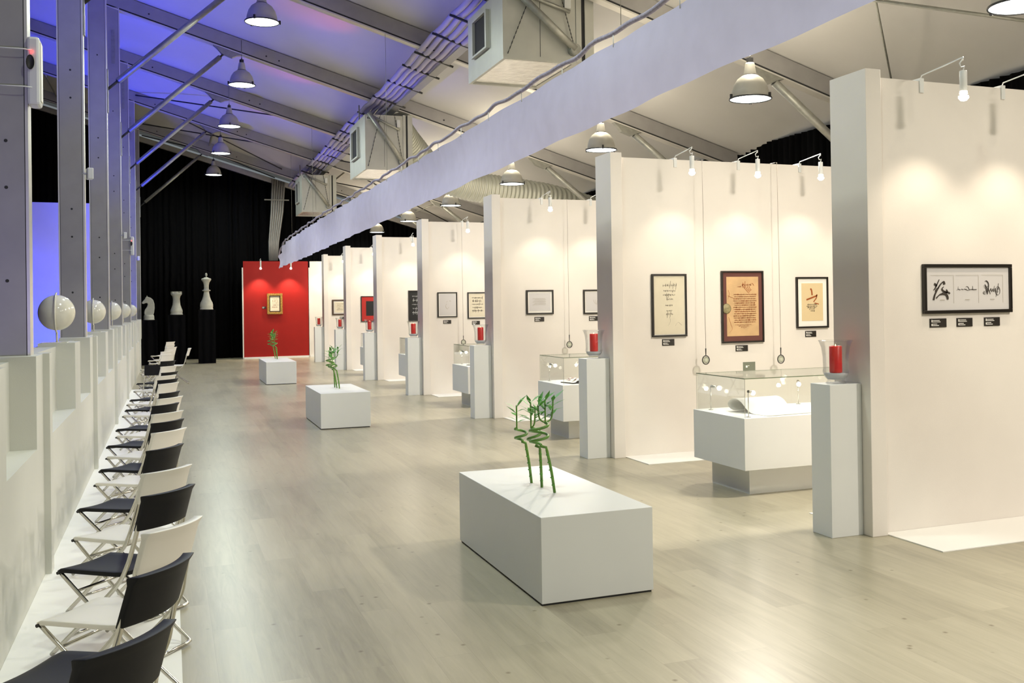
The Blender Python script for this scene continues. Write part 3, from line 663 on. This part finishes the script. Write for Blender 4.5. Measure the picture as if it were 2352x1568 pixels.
def art_column(m, a, b, c, e, y):
    w_, h = b-a, e-c
    for k, (u0, u1, v, s) in enumerate(((.28, .72, .80, .055), (.32, .70, .72, .035), (.30, .68, .645, .04), (.40, .62, .58, .03), (.38, .55, .47, .035), (.40, .56, .385, .025), (.38, .62, .31, .045))):
        scribble(m, a+w_*u0, a+w_*u1, c+h*v, c+h*(v+s*1.45), y, .0045, 10+k, .8)
    m.ribbon(curve2([(a+w_*.68, c+h*.14), (a+w_*.74, c+h*.19), (a+w_*.8, c+h*.2), (a+w_*.9, c+h*.15)], 4), .002, y); m.ribbon(curve2([(a+w_*.5, c+h*.3), (a+w_*.52, c+h*.22), (a+w_*.45, c+h*.15)], 4), .002, y)
def art_parch(m, a, b, c, e, y):
    w_, h = b-a, e-c
    scribble(m, a+w_*.34, a+w_*.44, c+h*.82, c+h*.84, y, .004, 3)
    scribble(m, a+w_*.48, a+w_*.74, c+h*.83, c+h*.89, y, .008, 4); m.ribbon(curve2([(a+w_*.74, c+h*.86), (a+w_*.8, c+h*.89), (a+w_*.86, c+h*.85)], 4), .006, y)
    for q in range(4): m.ribbon(curve2([(a+w_*(.52+.06*q), c+h*.84), (a+w_*(.60+.05*q), c+h*.78), (a+w_*(.70+.03*q), c+h*(.72+.02*q))], 4), .006, y)
    for k in range(14): scribble(m, a+w_*(.22+.02*math.sin(k*1.7)+.0*k), a+w_*(.90+.02*math.cos(k*2.1)), c+h*(.69-.036*k), c+h*(.708-.036*k), y, .0042, 30+k, 1.15)
    for k in range(4): scribble(m, a+w_*(.25+.09*k), a+w_*(.75-.07*k), c+h*(.185-.022*k), c+h*(.195-.022*k), y, .002, 60+k)
    m.ribbon(curve2([(a+w_*.05, c+h*.78), (a+w_*.08, c+h*.7), (a+w_*.03, c+h*.62)], 4), .004, y); m.ribbon(curve2([(a+w_*.04, c+h*.68), (a+w_*.12, c+h*.66), (a+w_*.2, c+h*.64)], 4), .005, y)
    m.ribbon(curve2([(a+w_*.05, c+h*.32), (a+w_*.12, c+h*.2), (a+w_*.16, c+h*.12), (a+w_*.07, c+h*.06)], 4), .004, y)
def art_red(m, a, b, c, e, y):
    w_, h = b-a, e-c
    m.ribbon(curve2([(a+w_*.42, c+h*.86), (a+w_*.47, c+h*.8), (a+w_*.49, c+h*.68)], 4), .022, y)
    m.ribbon([(a+w_*.22, c+h*.56), (a+w_*.5, c+h*.62), (a+w_*.72, c+h*.67)], .036, y); m.ribbon([(a+w_*.55, c+h*.5), (a+w_*.68, c+h*.6), (a+w_*.72, c+h*.7)], .024, y)
    m.ribbon(curve2([(a+w_*.6, c+h*.47), (a+w_*.7, c+h*.46), (a+w_*.8, c+h*.44)], 4), .014, y)
def art_lower(m, a, b, c, e, y):
    w_, h = b-a, e-c
    for k, (u0, u1, v) in enumerate(((.25, .7, .42), (.22, .72, .375), (.28, .66, .335), (.35, .6, .295), (.4, .58, .25))): scribble(m, a+w_*u0, a+w_*u1, c+h*v, c+h*(v+.03), y, .0035, 70+k)
F1 = FY[1]-.001
picture('framed_calligraphy', 5.155, 5.606, 1.351, 2.078, F1, 'tall black frame with a narrow column of thin pen lettering', back='ivory', fw=.022, mount='matw', mw=.006, art=[('ink', art_column, 'pen_strokes')])
r = picture('framed_parchment', 6.073, 6.653, 1.256, 2.112, F1, 'large framed brown parchment with wax seal on dark red mount', back='parch', fw=.020, mount='maroon', mw=.05, art=[('inkb', art_parch, 'brown_lettering')])
sl = MB().lathe([(.0001, .008), (.05, .008), (.062, .0), (.0001, 0)], seg=22).build('wax_seal', M['seal'], r)
sl['label'] = 'round olive wax seal'; sl.rotation_euler = (PI/2, 0, 0); sl.location = (-.225, -.02, -.02)
picture('framed_calligraphy', 7.122, 7.589, 1.408, 2.036, F1, 'black frame with orange brush strokes on a tan sheet and white mount', back='tan', fw=.022, mount='matw', mw=.055, art=[('inkb', art_red, 'brush_strokes'), ('ink', art_lower, 'pen_strokes')])
for i, (a, b, z0, z1, t) in enumerate(((5.287, 5.444, 1.249, 1.324, 'tall frame of thin lettering'), (6.265, 6.432, 1.153, 1.225, 'framed brown parchment'), (7.254, 7.413, 1.299, 1.373, 'frame with orange brush strokes'))):
    label_tag(a, b, z0, z1, F1, 'small black label under the '+t, 'labels on the second nearest display wall')
def art_waves(m, a, b, c, e, y):
    w_, h = b-a, e-c
    for k in range(7):
        u = .15+.05*(k % 3); m.ribbon(curve2([(a+w_*u, c+h*(.32+.06*k)), (a+w_*.45, c+h*(.36+.055*k)), (a+w_*(.75+.03*(k % 2)), c+h*(.33+.06*k))], 4), .005, y)
def art_faint(m, a, b, c, e, y):
    w_, h = b-a, e-c
    for k in range(3): m.ribbon(curve2([(a+w_*(.35+.1*k), c+h*.6), (a+w_*(.4+.06*k), c+h*.45), (a+w_*(.5+.05*k), c+h*.35)], 4), .004, y)
def art_round(m, a, b, c, e, y):
    w_, h = b-a, e-c
    m.ribbon(curve2([(a+w_*.45, c+h*.55), (a+w_*.38, c+h*.42), (a+w_*.48, c+h*.3), (a+w_*.58, c+h*.38)], 5), .007, y); m.ribbon([(a+w_*.42, c+h*.62), (a+w_*.52, c+h*.66)], .01, y); m.ribbon([(a+w_*.62, c+h*.68), (a+w_*.72, c+h*.66)], .008, y)
def art_lines(m, a, b, c, e, y):
    w_, h = b-a, e-c
    for k in range(5): scribble(m, a+w_*(.18+.03*(k % 2)), a+w_*.82, c+h*(.78-.14*k), c+h*(.86-.14*k), y, .008, 90+k, .8)
F2 = FY[2]-.001; F3 = FY[3]-.001
picture('framed_drawing', 5.195, 5.649, 1.591, 1.974, F2, 'small landscape frame with pale wavy pen lines', back='grey', fw=.024, mount='matw', mw=.025, art=[('inkl', art_waves, 'pen_strokes')])
picture('framed_drawing', 6.162, 6.62, 1.581, 1.972, F2, 'almost blank framed sheet, half hidden by the second nearest end post', back='grey', fw=.024, mount='matw', mw=.02, art=[('inkl', art_faint, 'pen_strokes')])
label_tag(5.333, 5.493, 1.477, 1.549, F2, 'small black label under the pale wavy drawing', 'labels on the third nearest display wall')
label_tag(6.261, 6.443, 1.472, 1.545, F2, 'small black label under the almost blank sheet', 'labels on the third nearest display wall')
picture('framed_drawing', 4.928, 5.328, 1.518, 2.015, F3, 'black frame with a small curved pen mark on grey paper', back='grey', fw=.022, mount='matw', mw=.015, art=[('inkl', art_round, 'pen_strokes')])
picture('framed_calligraphy', 5.542, 5.93, 1.481, 2.009, F3, 'black frame filled with dense diagonal lettering on cream paper', back='ivory', fw=.022, mount='matw', mw=.01, art=[('ink', art_lines, 'pen_strokes')])
label_tag(5.043, 5.202, 1.39, 1.463, F3, 'small black label under the curved pen mark', 'labels on the fourth nearest display wall')
label_tag(5.632, 5.794, 1.36, 1.434, F3, 'small black label under the dense diagonal lettering', 'labels on the fourth nearest display wall')
picture('framed_calligraphy', 5.359, 5.80, 1.384, 2.126, FY[4]-.001, 'tall black sheet with white lettering, cut by an end post', back='black', fw=.02, art=[('inkw', art_lines, 'white_strokes')])
picture('framed_picture', 4.993, 5.60, 1.33, 2.048, FY[5]-.001, 'dark picture in a wide red mount and thin frame', back='black', mount='redm', mw=.12, fw=.022)
picture('framed_drawing', 4.884, 5.40, 1.495, 1.994, FY[6]-.001, 'small dark brown frame with pale drawing on the farthest white booth wall', fr='brown', fw=.045, back='ivory', mount='paper', mw=.03, art=[('inkl', art_lines, 'pen_strokes')])
label_tag(5.12, 5.27, 1.36, 1.44, FY[6]-.001, 'small black label under the brown frame', 'labels on the far booth wall')
r = picture('gold_frame_picture', 3.18, 3.70, 1.54, 2.262, 36.399, 'ornate gold frame with a tan drawing on the red wall', fr='gold', fw=.075, back='ivory', mount='brown', mw=.03, depth=.07, art=[('inkb', art_lines, 'tan_drawing')])
label_tag(3.015, 3.145, 1.735, 1.81, 36.399, 'small dark label left of the gold frame on the red wall', 'label on the red wall')

# magnifiers
def magnifier(x, y, ztop, zh, zc, label, i):
    r = empty('hanging_magnifier', label, 'magnifier', (x, y, zc), 0, 'magnifying glasses hanging on lines')
    MB().tube([(0, 0, zh-zc), (0, .02, (ztop-zc)), (0, .162, ztop-zc+.004)], .0028, 6).build('hanging_line', M['line'], r)
    MB().tube([(0, 0, .045), (0, 0, zh-zc)], [.005, .008], 8).build('handle', M['frame'], r)
    MB().tube([(.046*math.cos(t*PI/14), 0, .05*math.sin(t*PI/14)-.0) for t in range(28)], .0055, 8, closed=True).build('ring', M['frame'], r)
    lo = MB().lathe([(.0001, -.003), (.042, 0), (.0001, .003)], seg=24).build('lens', M['lens'], r)
    lo.rotation_euler = (PI/2, 0, 0)
magnifier(5.772, 10.2, 3.41, 1.209, 1.075, 'left magnifying glass on a long line beside the framed parchment', 0)
magnifier(6.795, 10.2, 3.41, 1.188, 1.05, 'right magnifying glass on a long line beside the framed parchment', 1)
magnifier(5.868, 14.7, 3.41, 1.26, 1.106, 'magnifying glass on a long line above the second nearest showcase', 2)
magnifier(5.405, 19.2, 3.41, 1.15, 1.02, 'magnifying glass on a long line between two frames above the third nearest showcase', 3)

# wall-top arm spotlights
def arm_spot(cx, lx, y, label, power=34, out=.35, red=False, drop=.24, zt=3.41):
    r = empty('arm_spotlight', label, 'spotlight', (cx, y, zt), 0, 'arm spotlights on the display walls')
    dx = lx-cx
    MB().box(-.02, .02, -.012, .11, -.0, .02).box(-.018, .018, -.012, -.001, -.09, 0).build('clamp', M['white'], r)
    MB().tube([(0, 0, .02), (0, -.01, .04), (dx*.97, -out, .075), (dx, -out, .07), (dx, -out, .05)], .005, 7).build('arm', M['white'], r)
    MB().tube([(dx, -out, .06), (dx-.03, -out, .03), (dx-.02, -out, .0), (dx+.01, -out, .01), (dx, -out, -.02)], .005, 6).build('cable_loop', M['white'], r)
    h0 = .02; h1 = -drop+.07
    MB().lathe([(.0001, h0-.04), (.024, h0-.045), (.026, h0-.05), (.026, h1+.0), (.0001, h1)], (dx, -out, 0), 18).build('lamp_body', M['white'], r)
    MB().lathe([(.0001, h1-.0), (.026, h1-.002), (.029, h1-.02), (.02, h1-.028), (.036, h1-.036), (.037, h1-.05), (.022, h1-.068), (.0001, h1-.074)], (dx, -out, 0), 20).build('bulb', M['bulb'], r)
    L = (lx, y-out, zt+h1-.1)
    light('halogen_light', 'SPOT', L, power, (1, .86, .67), (lx-.05, y+.0, zt-2.6), spot_size=1.62, spot_blend=.7, shadow_soft_size=.05)
which = ['nearest', 'second nearest', 'third nearest', 'fourth nearest', 'fifth nearest', 'sixth nearest', 'seventh nearest']
SP = [(0, [(5.35, 5.33, 'left'), (6.16, 6.14, 'right'), (6.98, 6.96, 'far right')]), (1, [(5.49, 5.46, 'left'), (6.34, 6.32, 'middle'), (7.21, 7.19, 'right'), (8.1, 8.08, 'far right')]),
      (2, [(5.48, 5.45, 'left'), (6.32, 6.29, 'right')]), (3, [(5.46, 5.44, 'left'), (6.3, 6.28, 'right')]), (4, [(5.45, 5.39, 'left'), (6.2, 6.15, 'right')]), (5, [(5.3, 5.28, 'left')]), (6, [(5.2, 5.18, 'left')])]
for i, L in SP:
    for cx, lx, ds in L: arm_spot(cx, lx, FY[i], '%s white spotlight on an arm above the %s display wall' % (ds, which[i]), 30 if i == 0 else 24, .46)
for cx, lx, ds in ((2.99, 2.95, 'left'), (3.99, 3.96, 'right')):
    arm_spot(cx, lx, 36.4, '%s spotlight shining down the red wall' % ds, 120, .4, drop=.30, zt=3.39)
light('wall_wash', 'SPOT', (5.0, 35.6, 3.2), 25, (1, .85, .65), (5.0, 36.4, 1.6), spot_size=1.7, spot_blend=.6, shadow_soft_size=.05)

# ------------------------------------------------------------------ globes on the low wall
for i in range(5):
    y = 10.0+4.75*i
    r = empty('globe', 'glossy cream globe on a thin post, %s on the low wall' % nth(i).replace('nearest', 'nearest to the camera'), 'globe', (-.942, y+.12, ZT+.0005), 0, 'globes on the low wall')
    MB().ball((0, 0, .27), .153, 1.05, 40, 24).build('sphere', M['cream'], r)
    pts = [(0, -.168*math.cos(t), .27+.177*math.sin(t)) for t in [-PI/2+PI*q/16 for q in range(17)]]
    MB().tube([(0, 0, 0), (0, 0, .10)]+pts, .009, 8).build('meridian_post', M['cream'], r)
    MB().box(-.11, .09, -.11, .11, 0, .006).build('base_plate', M['cream'], r)

# emergency lights and small floodlights on the columns
for i, (y, zc) in enumerate(((7.3, 3.30), (25.85, 3.27))):
    r = empty('emergency_light', ['white emergency light strapped to the nearest column', 'white emergency light on the fifth nearest column'][i], 'light', (-.80, y-.01, zc), 0, 'emergency lights on the columns')
    MB().box(-.03, .045, -.05, .11, -.22, .22).build('casing', M['white'], r, bevel=.018)
    MB().box(.0455, .05, -.02, .08, -.19, .19).build('diffuser', M['wht'], r, bevel=.002)
    m = MB().lathe([(.0001, 0), (.035, 0), (.04, .006)], seg=18).build('round_grille', M['dark'], r); m.location = (-.008, -.058, .05); m.rotation_euler = (PI/2, 0, 0); m.scale = (.6, 1.2, 1)
    MB().box(-.008, .004, -.062, -.051, .11, .13).build('red_indicator', M['led'], r)
    for z in (-.11, .13): MB().tube([(-.29, -.06, z), (-.04, -.06, z+.002), (-.03, -.052, z+.002), (.0, -.052, z)], .004, 6).build('strap', M['white'], r)
for i, (y, z) in enumerate(((12.0, 3.235), (21.2, 3.2), (30.5, 3.2))):
    r = empty('column_spotlight', 'small white box lamp on the %s column' % ['second nearest', 'fourth nearest', 'sixth nearest'][i], 'lamp', (-.80, y, z), .2, 'small box lamps on the columns')
    MB().box(-.01, .05, -.06, .06, -.06, .06).build('body', M['white'], r, bevel=.008); MB().tube([(-.05, .02, -.0), (-.01, 0, 0)], .01, 8).build('bracket', M['white'], r)

# ------------------------------------------------------------------ chess pieces on black stands
def chess_stand(x, y, z, w_, lab): tag(MB().box(x-w_, x+w_, y-w_, y+w_, 0, z-.0005).build('black_stand', M['curtain']), lab, 'pedestal', 'black stands of the chess pieces')
def piece(name, x, y, z, label):
    return empty(name, label, 'sculpture', (x, y, z), 0, 'giant chess pieces')
CY = 34.6; ck = CY/35.0
def cc(x, z): return x*ck, 1.75+(z-1.75)*ck
x, z = cc(1.148, 1.73); chess_stand(x, CY, z, .26, 'tall black stand under the chess king')
k = piece('chess_king', x, CY, z, 'giant pale stone chess king on a black stand')
MB().lathe([(.0001, 0), (.205, 0), (.205, .035), (.19, .05), (.2, .08), (.2, .16), (.185, .23), (.135, .33), (.105, .43), (.085, .54), (.08, .60), (.125, .61), (.13, .635), (.085, .65), (.075, .70), (.078, .80), (.10, .89), (.145, .96), (.155, .985), (.14, 1.01), (.08, 1.03), (.055, 1.05), (.0001, 1.055)], seg=32).build('body', M['stone'], k)
MB().lathe([(.0001, 1.05), (.022, 1.055), (.018, 1.08), (.038, 1.12), (.034, 1.16), (.02, 1.19), (.0001, 1.195)], seg=16).build('finial', M['stone'], k)
x, z = cc(.228, 1.576); chess_stand(x, CY, z, .26, 'black stand under the chess rook')
k = piece('chess_rook', x, CY, z, 'giant pale stone chess rook on a black stand')
MB().lathe([(.0001, 0), (.19, 0), (.19, .035), (.17, .05), (.185, .09), (.18, .15), (.15, .23), (.12, .32), (.11, .42), (.105, .52), (.115, .56), (.125, .60), (.165, .655), (.17, .69), (.0001, .69)], seg=32).build('body', M['stone'], k)
m = MB()
for q in range(6):
    a0 = q*PI/3+.1; v = []
    for zz in (.69, .75):
        for rr in (.17, .12):
            for aa in (a0, a0+.35, a0+.7): v.append((rr*math.cos(aa), rr*math.sin(aa), zz))
    m.add(v, [(0, 1, 7, 6), (1, 2, 8, 7), (3, 9, 10, 4), (4, 10, 11, 5), (0, 6, 9, 3), (2, 5, 11, 8), (6, 7, 10, 9), (7, 8, 11, 10), (0, 3, 4, 1), (1, 4, 5, 2)])
m.build('battlement', M['stone'], k)
x, z = cc(-.60, 1.422); chess_stand(x, CY, z, .24, 'black stand under the chess knight')
k = piece('chess_knight', x, CY, z, 'giant pale stone chess knight facing left on a black stand')
MB().lathe([(.0001, 0), (.165, 0), (.165, .035), (.15, .05), (.16, .08), (.15, .14), (.135, .17), (.0001, .17)], seg=28).build('base', M['stone'], k)
prof = [(-.13, .165), (.13, .165), (.155, .25), (.17, .38), (.165, .52), (.13, .64), (.06, .71), (-.02, .74), (-.07, .745), (-.10, .72), (-.11, .68), (-.16, .62), (-.205, .565), (-.20, .525), (-.15, .515), (-.10, .54), (-.05, .545), (-.03, .50), (-.06, .42), (-.12, .33), (-.14, .25)]
o = MB().prism(prof, 1, -.06, .06).build('horse_head', M['stone'], k, bevel=.03)
MB().prism([(-.07, .72), (-.03, .73), (-.05, .79)], 1, .02, .05).prism([(-.07, .72), (-.03, .73), (-.05, .79)], 1, -.05, -.02).build('ear', M['stone'], k)

# ------------------------------------------------------------------ folding chairs
def chair_parts(kind):
    mt = M['blk'] if kind == 'black' else M['wht']
    r = empty('folding_chair', '', 'chair')
    # seat: slightly dished, rolled front edge and raised rear lip
    v = []; nu, nv = 8, 12
    def sz(u, w_): 
        z = .445-.010*math.cos(u/.18*PI/2)
        if w_ > .16: z -= ((w_-.20)/.05)**2*.016 if w_ > .2 else 0
        if w_ < -.13: z += ((-.13-w_)/.06)**2*.012
        return z
    for side in (0, 1):
        for j in range(nv+1):
            w_ = -.19+.44*j/nv; hw = .176 if w_ > -.1 else .176-.018*((-.1-w_)/.09)
            if w_ > .21: hw -= .018*((w_-.21)/.04)**2
            for i in range(nu+1):
                u = -hw+2*hw*i/nu; v.append((u, w_, sz(u, w_)-side*.022))
    n1 = (nu+1)*(nv+1); f = []
    for j in range(nv):
        for i in range(nu):
            a = j*(nu+1)+i; f.append((a, a+1, a+nu+2, a+nu+1)); f.append((n1+a, n1+a+nu+1, n1+a+nu+2, n1+a+1))
    for i in range(nu): f += [(i, n1+i, n1+i+1, i+1), (nv*(nu+1)+i, nv*(nu+1)+i+1, n1+nv*(nu+1)+i+1, n1+nv*(nu+1)+i)]
    for j in range(nv):
        a = j*(nu+1); f.append((a, a+nu+1, n1+a+nu+1, n1+a)); b = a+nu; f.append((b, n1+b, n1+b+nu+1, b+nu+1))
    MB().add(v, f, True).build('seat', mt, r, bevel=.004)
    v = []; nu, nz = 14, 6
    for side in (0, 1):
        for j in range(nz+1):
            z = .655+.178*j/nz
            for i in range(nu+1):
                u = -.18+.36*i/nu
                vv = -.25-.055*j/nz-.04*(1-(u/.18)**2)
                th = .013+(.012 if j == nz else 0)
                v.append((u, vv+(th if side else -th), z+(.0 if not side or j < nz else -.004)))
    n1 = (nu+1)*(nz+1); f = []
    for j in range(nz):
        for i in range(nu):
            a = j*(nu+1)+i; f.append((a, a+1, a+nu+2, a+nu+1)); f.append((n1+a, n1+a+nu+1, n1+a+nu+2, n1+a+1))
    for i in range(nu): f += [(i, n1+i, n1+i+1, i+1), (nz*(nu+1)+i, nz*(nu+1)+i+1, n1+nz*(nu+1)+i+1, n1+nz*(nu+1)+i)]
    for j in range(nz):
        a = j*(nu+1); f.append((a, a+nu+1, n1+a+nu+1, n1+a)); b = a+nu; f.append((b, n1+b, n1+b+nu+1, b+nu+1))
    MB().add(v, f, True).build('backrest', mt, r, bevel=.005)
    for s in (-1, 1):
        MB().tube(spline([(s*.168, -.262, .70), (s*.172, -.25, .64), (s*.178, -.232, .57), (s*.188, -.205, .48), (s*.189, -.14, .38), (s*.189, .05, .2), (s*.189, .26, .012)], 4), .0115, 9).build('front_leg', M['chrome'], r)
        MB().tube(spline([(s*.164, .225, .422), (s*.166, .0, .235), (s*.168, -.26, .035), (s*.155, -.292, .013), (s*.11, -.302, .012)], 4), .010, 9).build('rear_leg', M['chrome'], r)
    MB().tube([(-.11, -.302, .012), (.11, -.302, .012)], .010, 9).build('rear_crossbar', M['chrome'], r)
    MB().tube([(-.189, .15, .11), (.189, .15, .11)], .008, 8).build('front_crossbar', M['chrome'], r)
    MB().tube([(-.166, .12, .335), (.166, .12, .335)], .008, 8).build('stretcher', M['chrome'], r)
    MB().tube([(-.178, .23, .42), (.178, .23, .42)], .008, 8).build('seat_hinge', M['dark'], r)
    return r
pB = chair_parts('black'); pW = chair_parts('white'); used = {}
TH = math.radians(51)
def wv(u, v, th): return Vector((u*math.cos(th)-v*math.sin(th), u*math.sin(th)+v*math.cos(th), 0))
CH = [('black', -.006, 3.20), ('black', .058, 4.04), ('white', .111, 4.74), ('black', .102, 5.62), ('white', .102, 6.34), ('black', .067, 7.35), ('white', .102, 8.33), ('black', .094, 9.02), ('white', .099, 9.76),
      ('black', .069, 10.60), ('white', .113, 11.38), ('black', .089, 12.10), ('white', .093, 13.60), ('black', .09, 14.32), ('white', .074, 15.15), ('black', .10, 15.95), ('white', .098, 17.65), ('black', .09, 19.4), ('white', .09, 22.2), ('white', .05, 24.0), ('white', .16, 26.6), ('white', .12, 28.2), ('white', .14, 31.0)]
cnt = {'black': 0, 'white': 0}
def place(kind, loc, th, label):
    proto = pB if kind == 'black' else pW
    o = proto if kind not in used else copy_tree(proto); used[kind] = 1
    o.location = loc; o.rotation_euler = (0, 0, th); o['label'] = label; o['category'] = 'chair'; o['group'] = 'folding chairs along the low wall'; return o
allc = []
zc = {}
for i, (kd, x, y) in enumerate(CH):
    th = TH+math.radians([0, 8, 3, 0, -4, 5, 1, 0, -3, 2][i % 10])
    p = Vector((x, y, 0))-wv(.18, -.305, th)
    zf = .0065 if y < 23.6 else .0005
    cnt[kd] += 1; idx = cnt[kd]-1
    lab = '%s folding chair, %s of the %s ones along the low wall' % (kd, nth(idx), kd)
    allc.append(place(kd, (p.x, p.y, zf), th, lab))
place('black', (-.24, 18.35, .0065), math.radians(6), 'black folding chair turned its back to the camera, out of line near the far end')
place('white', (.12, 25.35, .0005), math.radians(88), 'white folding chair seen edge-on, standing apart at the far end of the row')
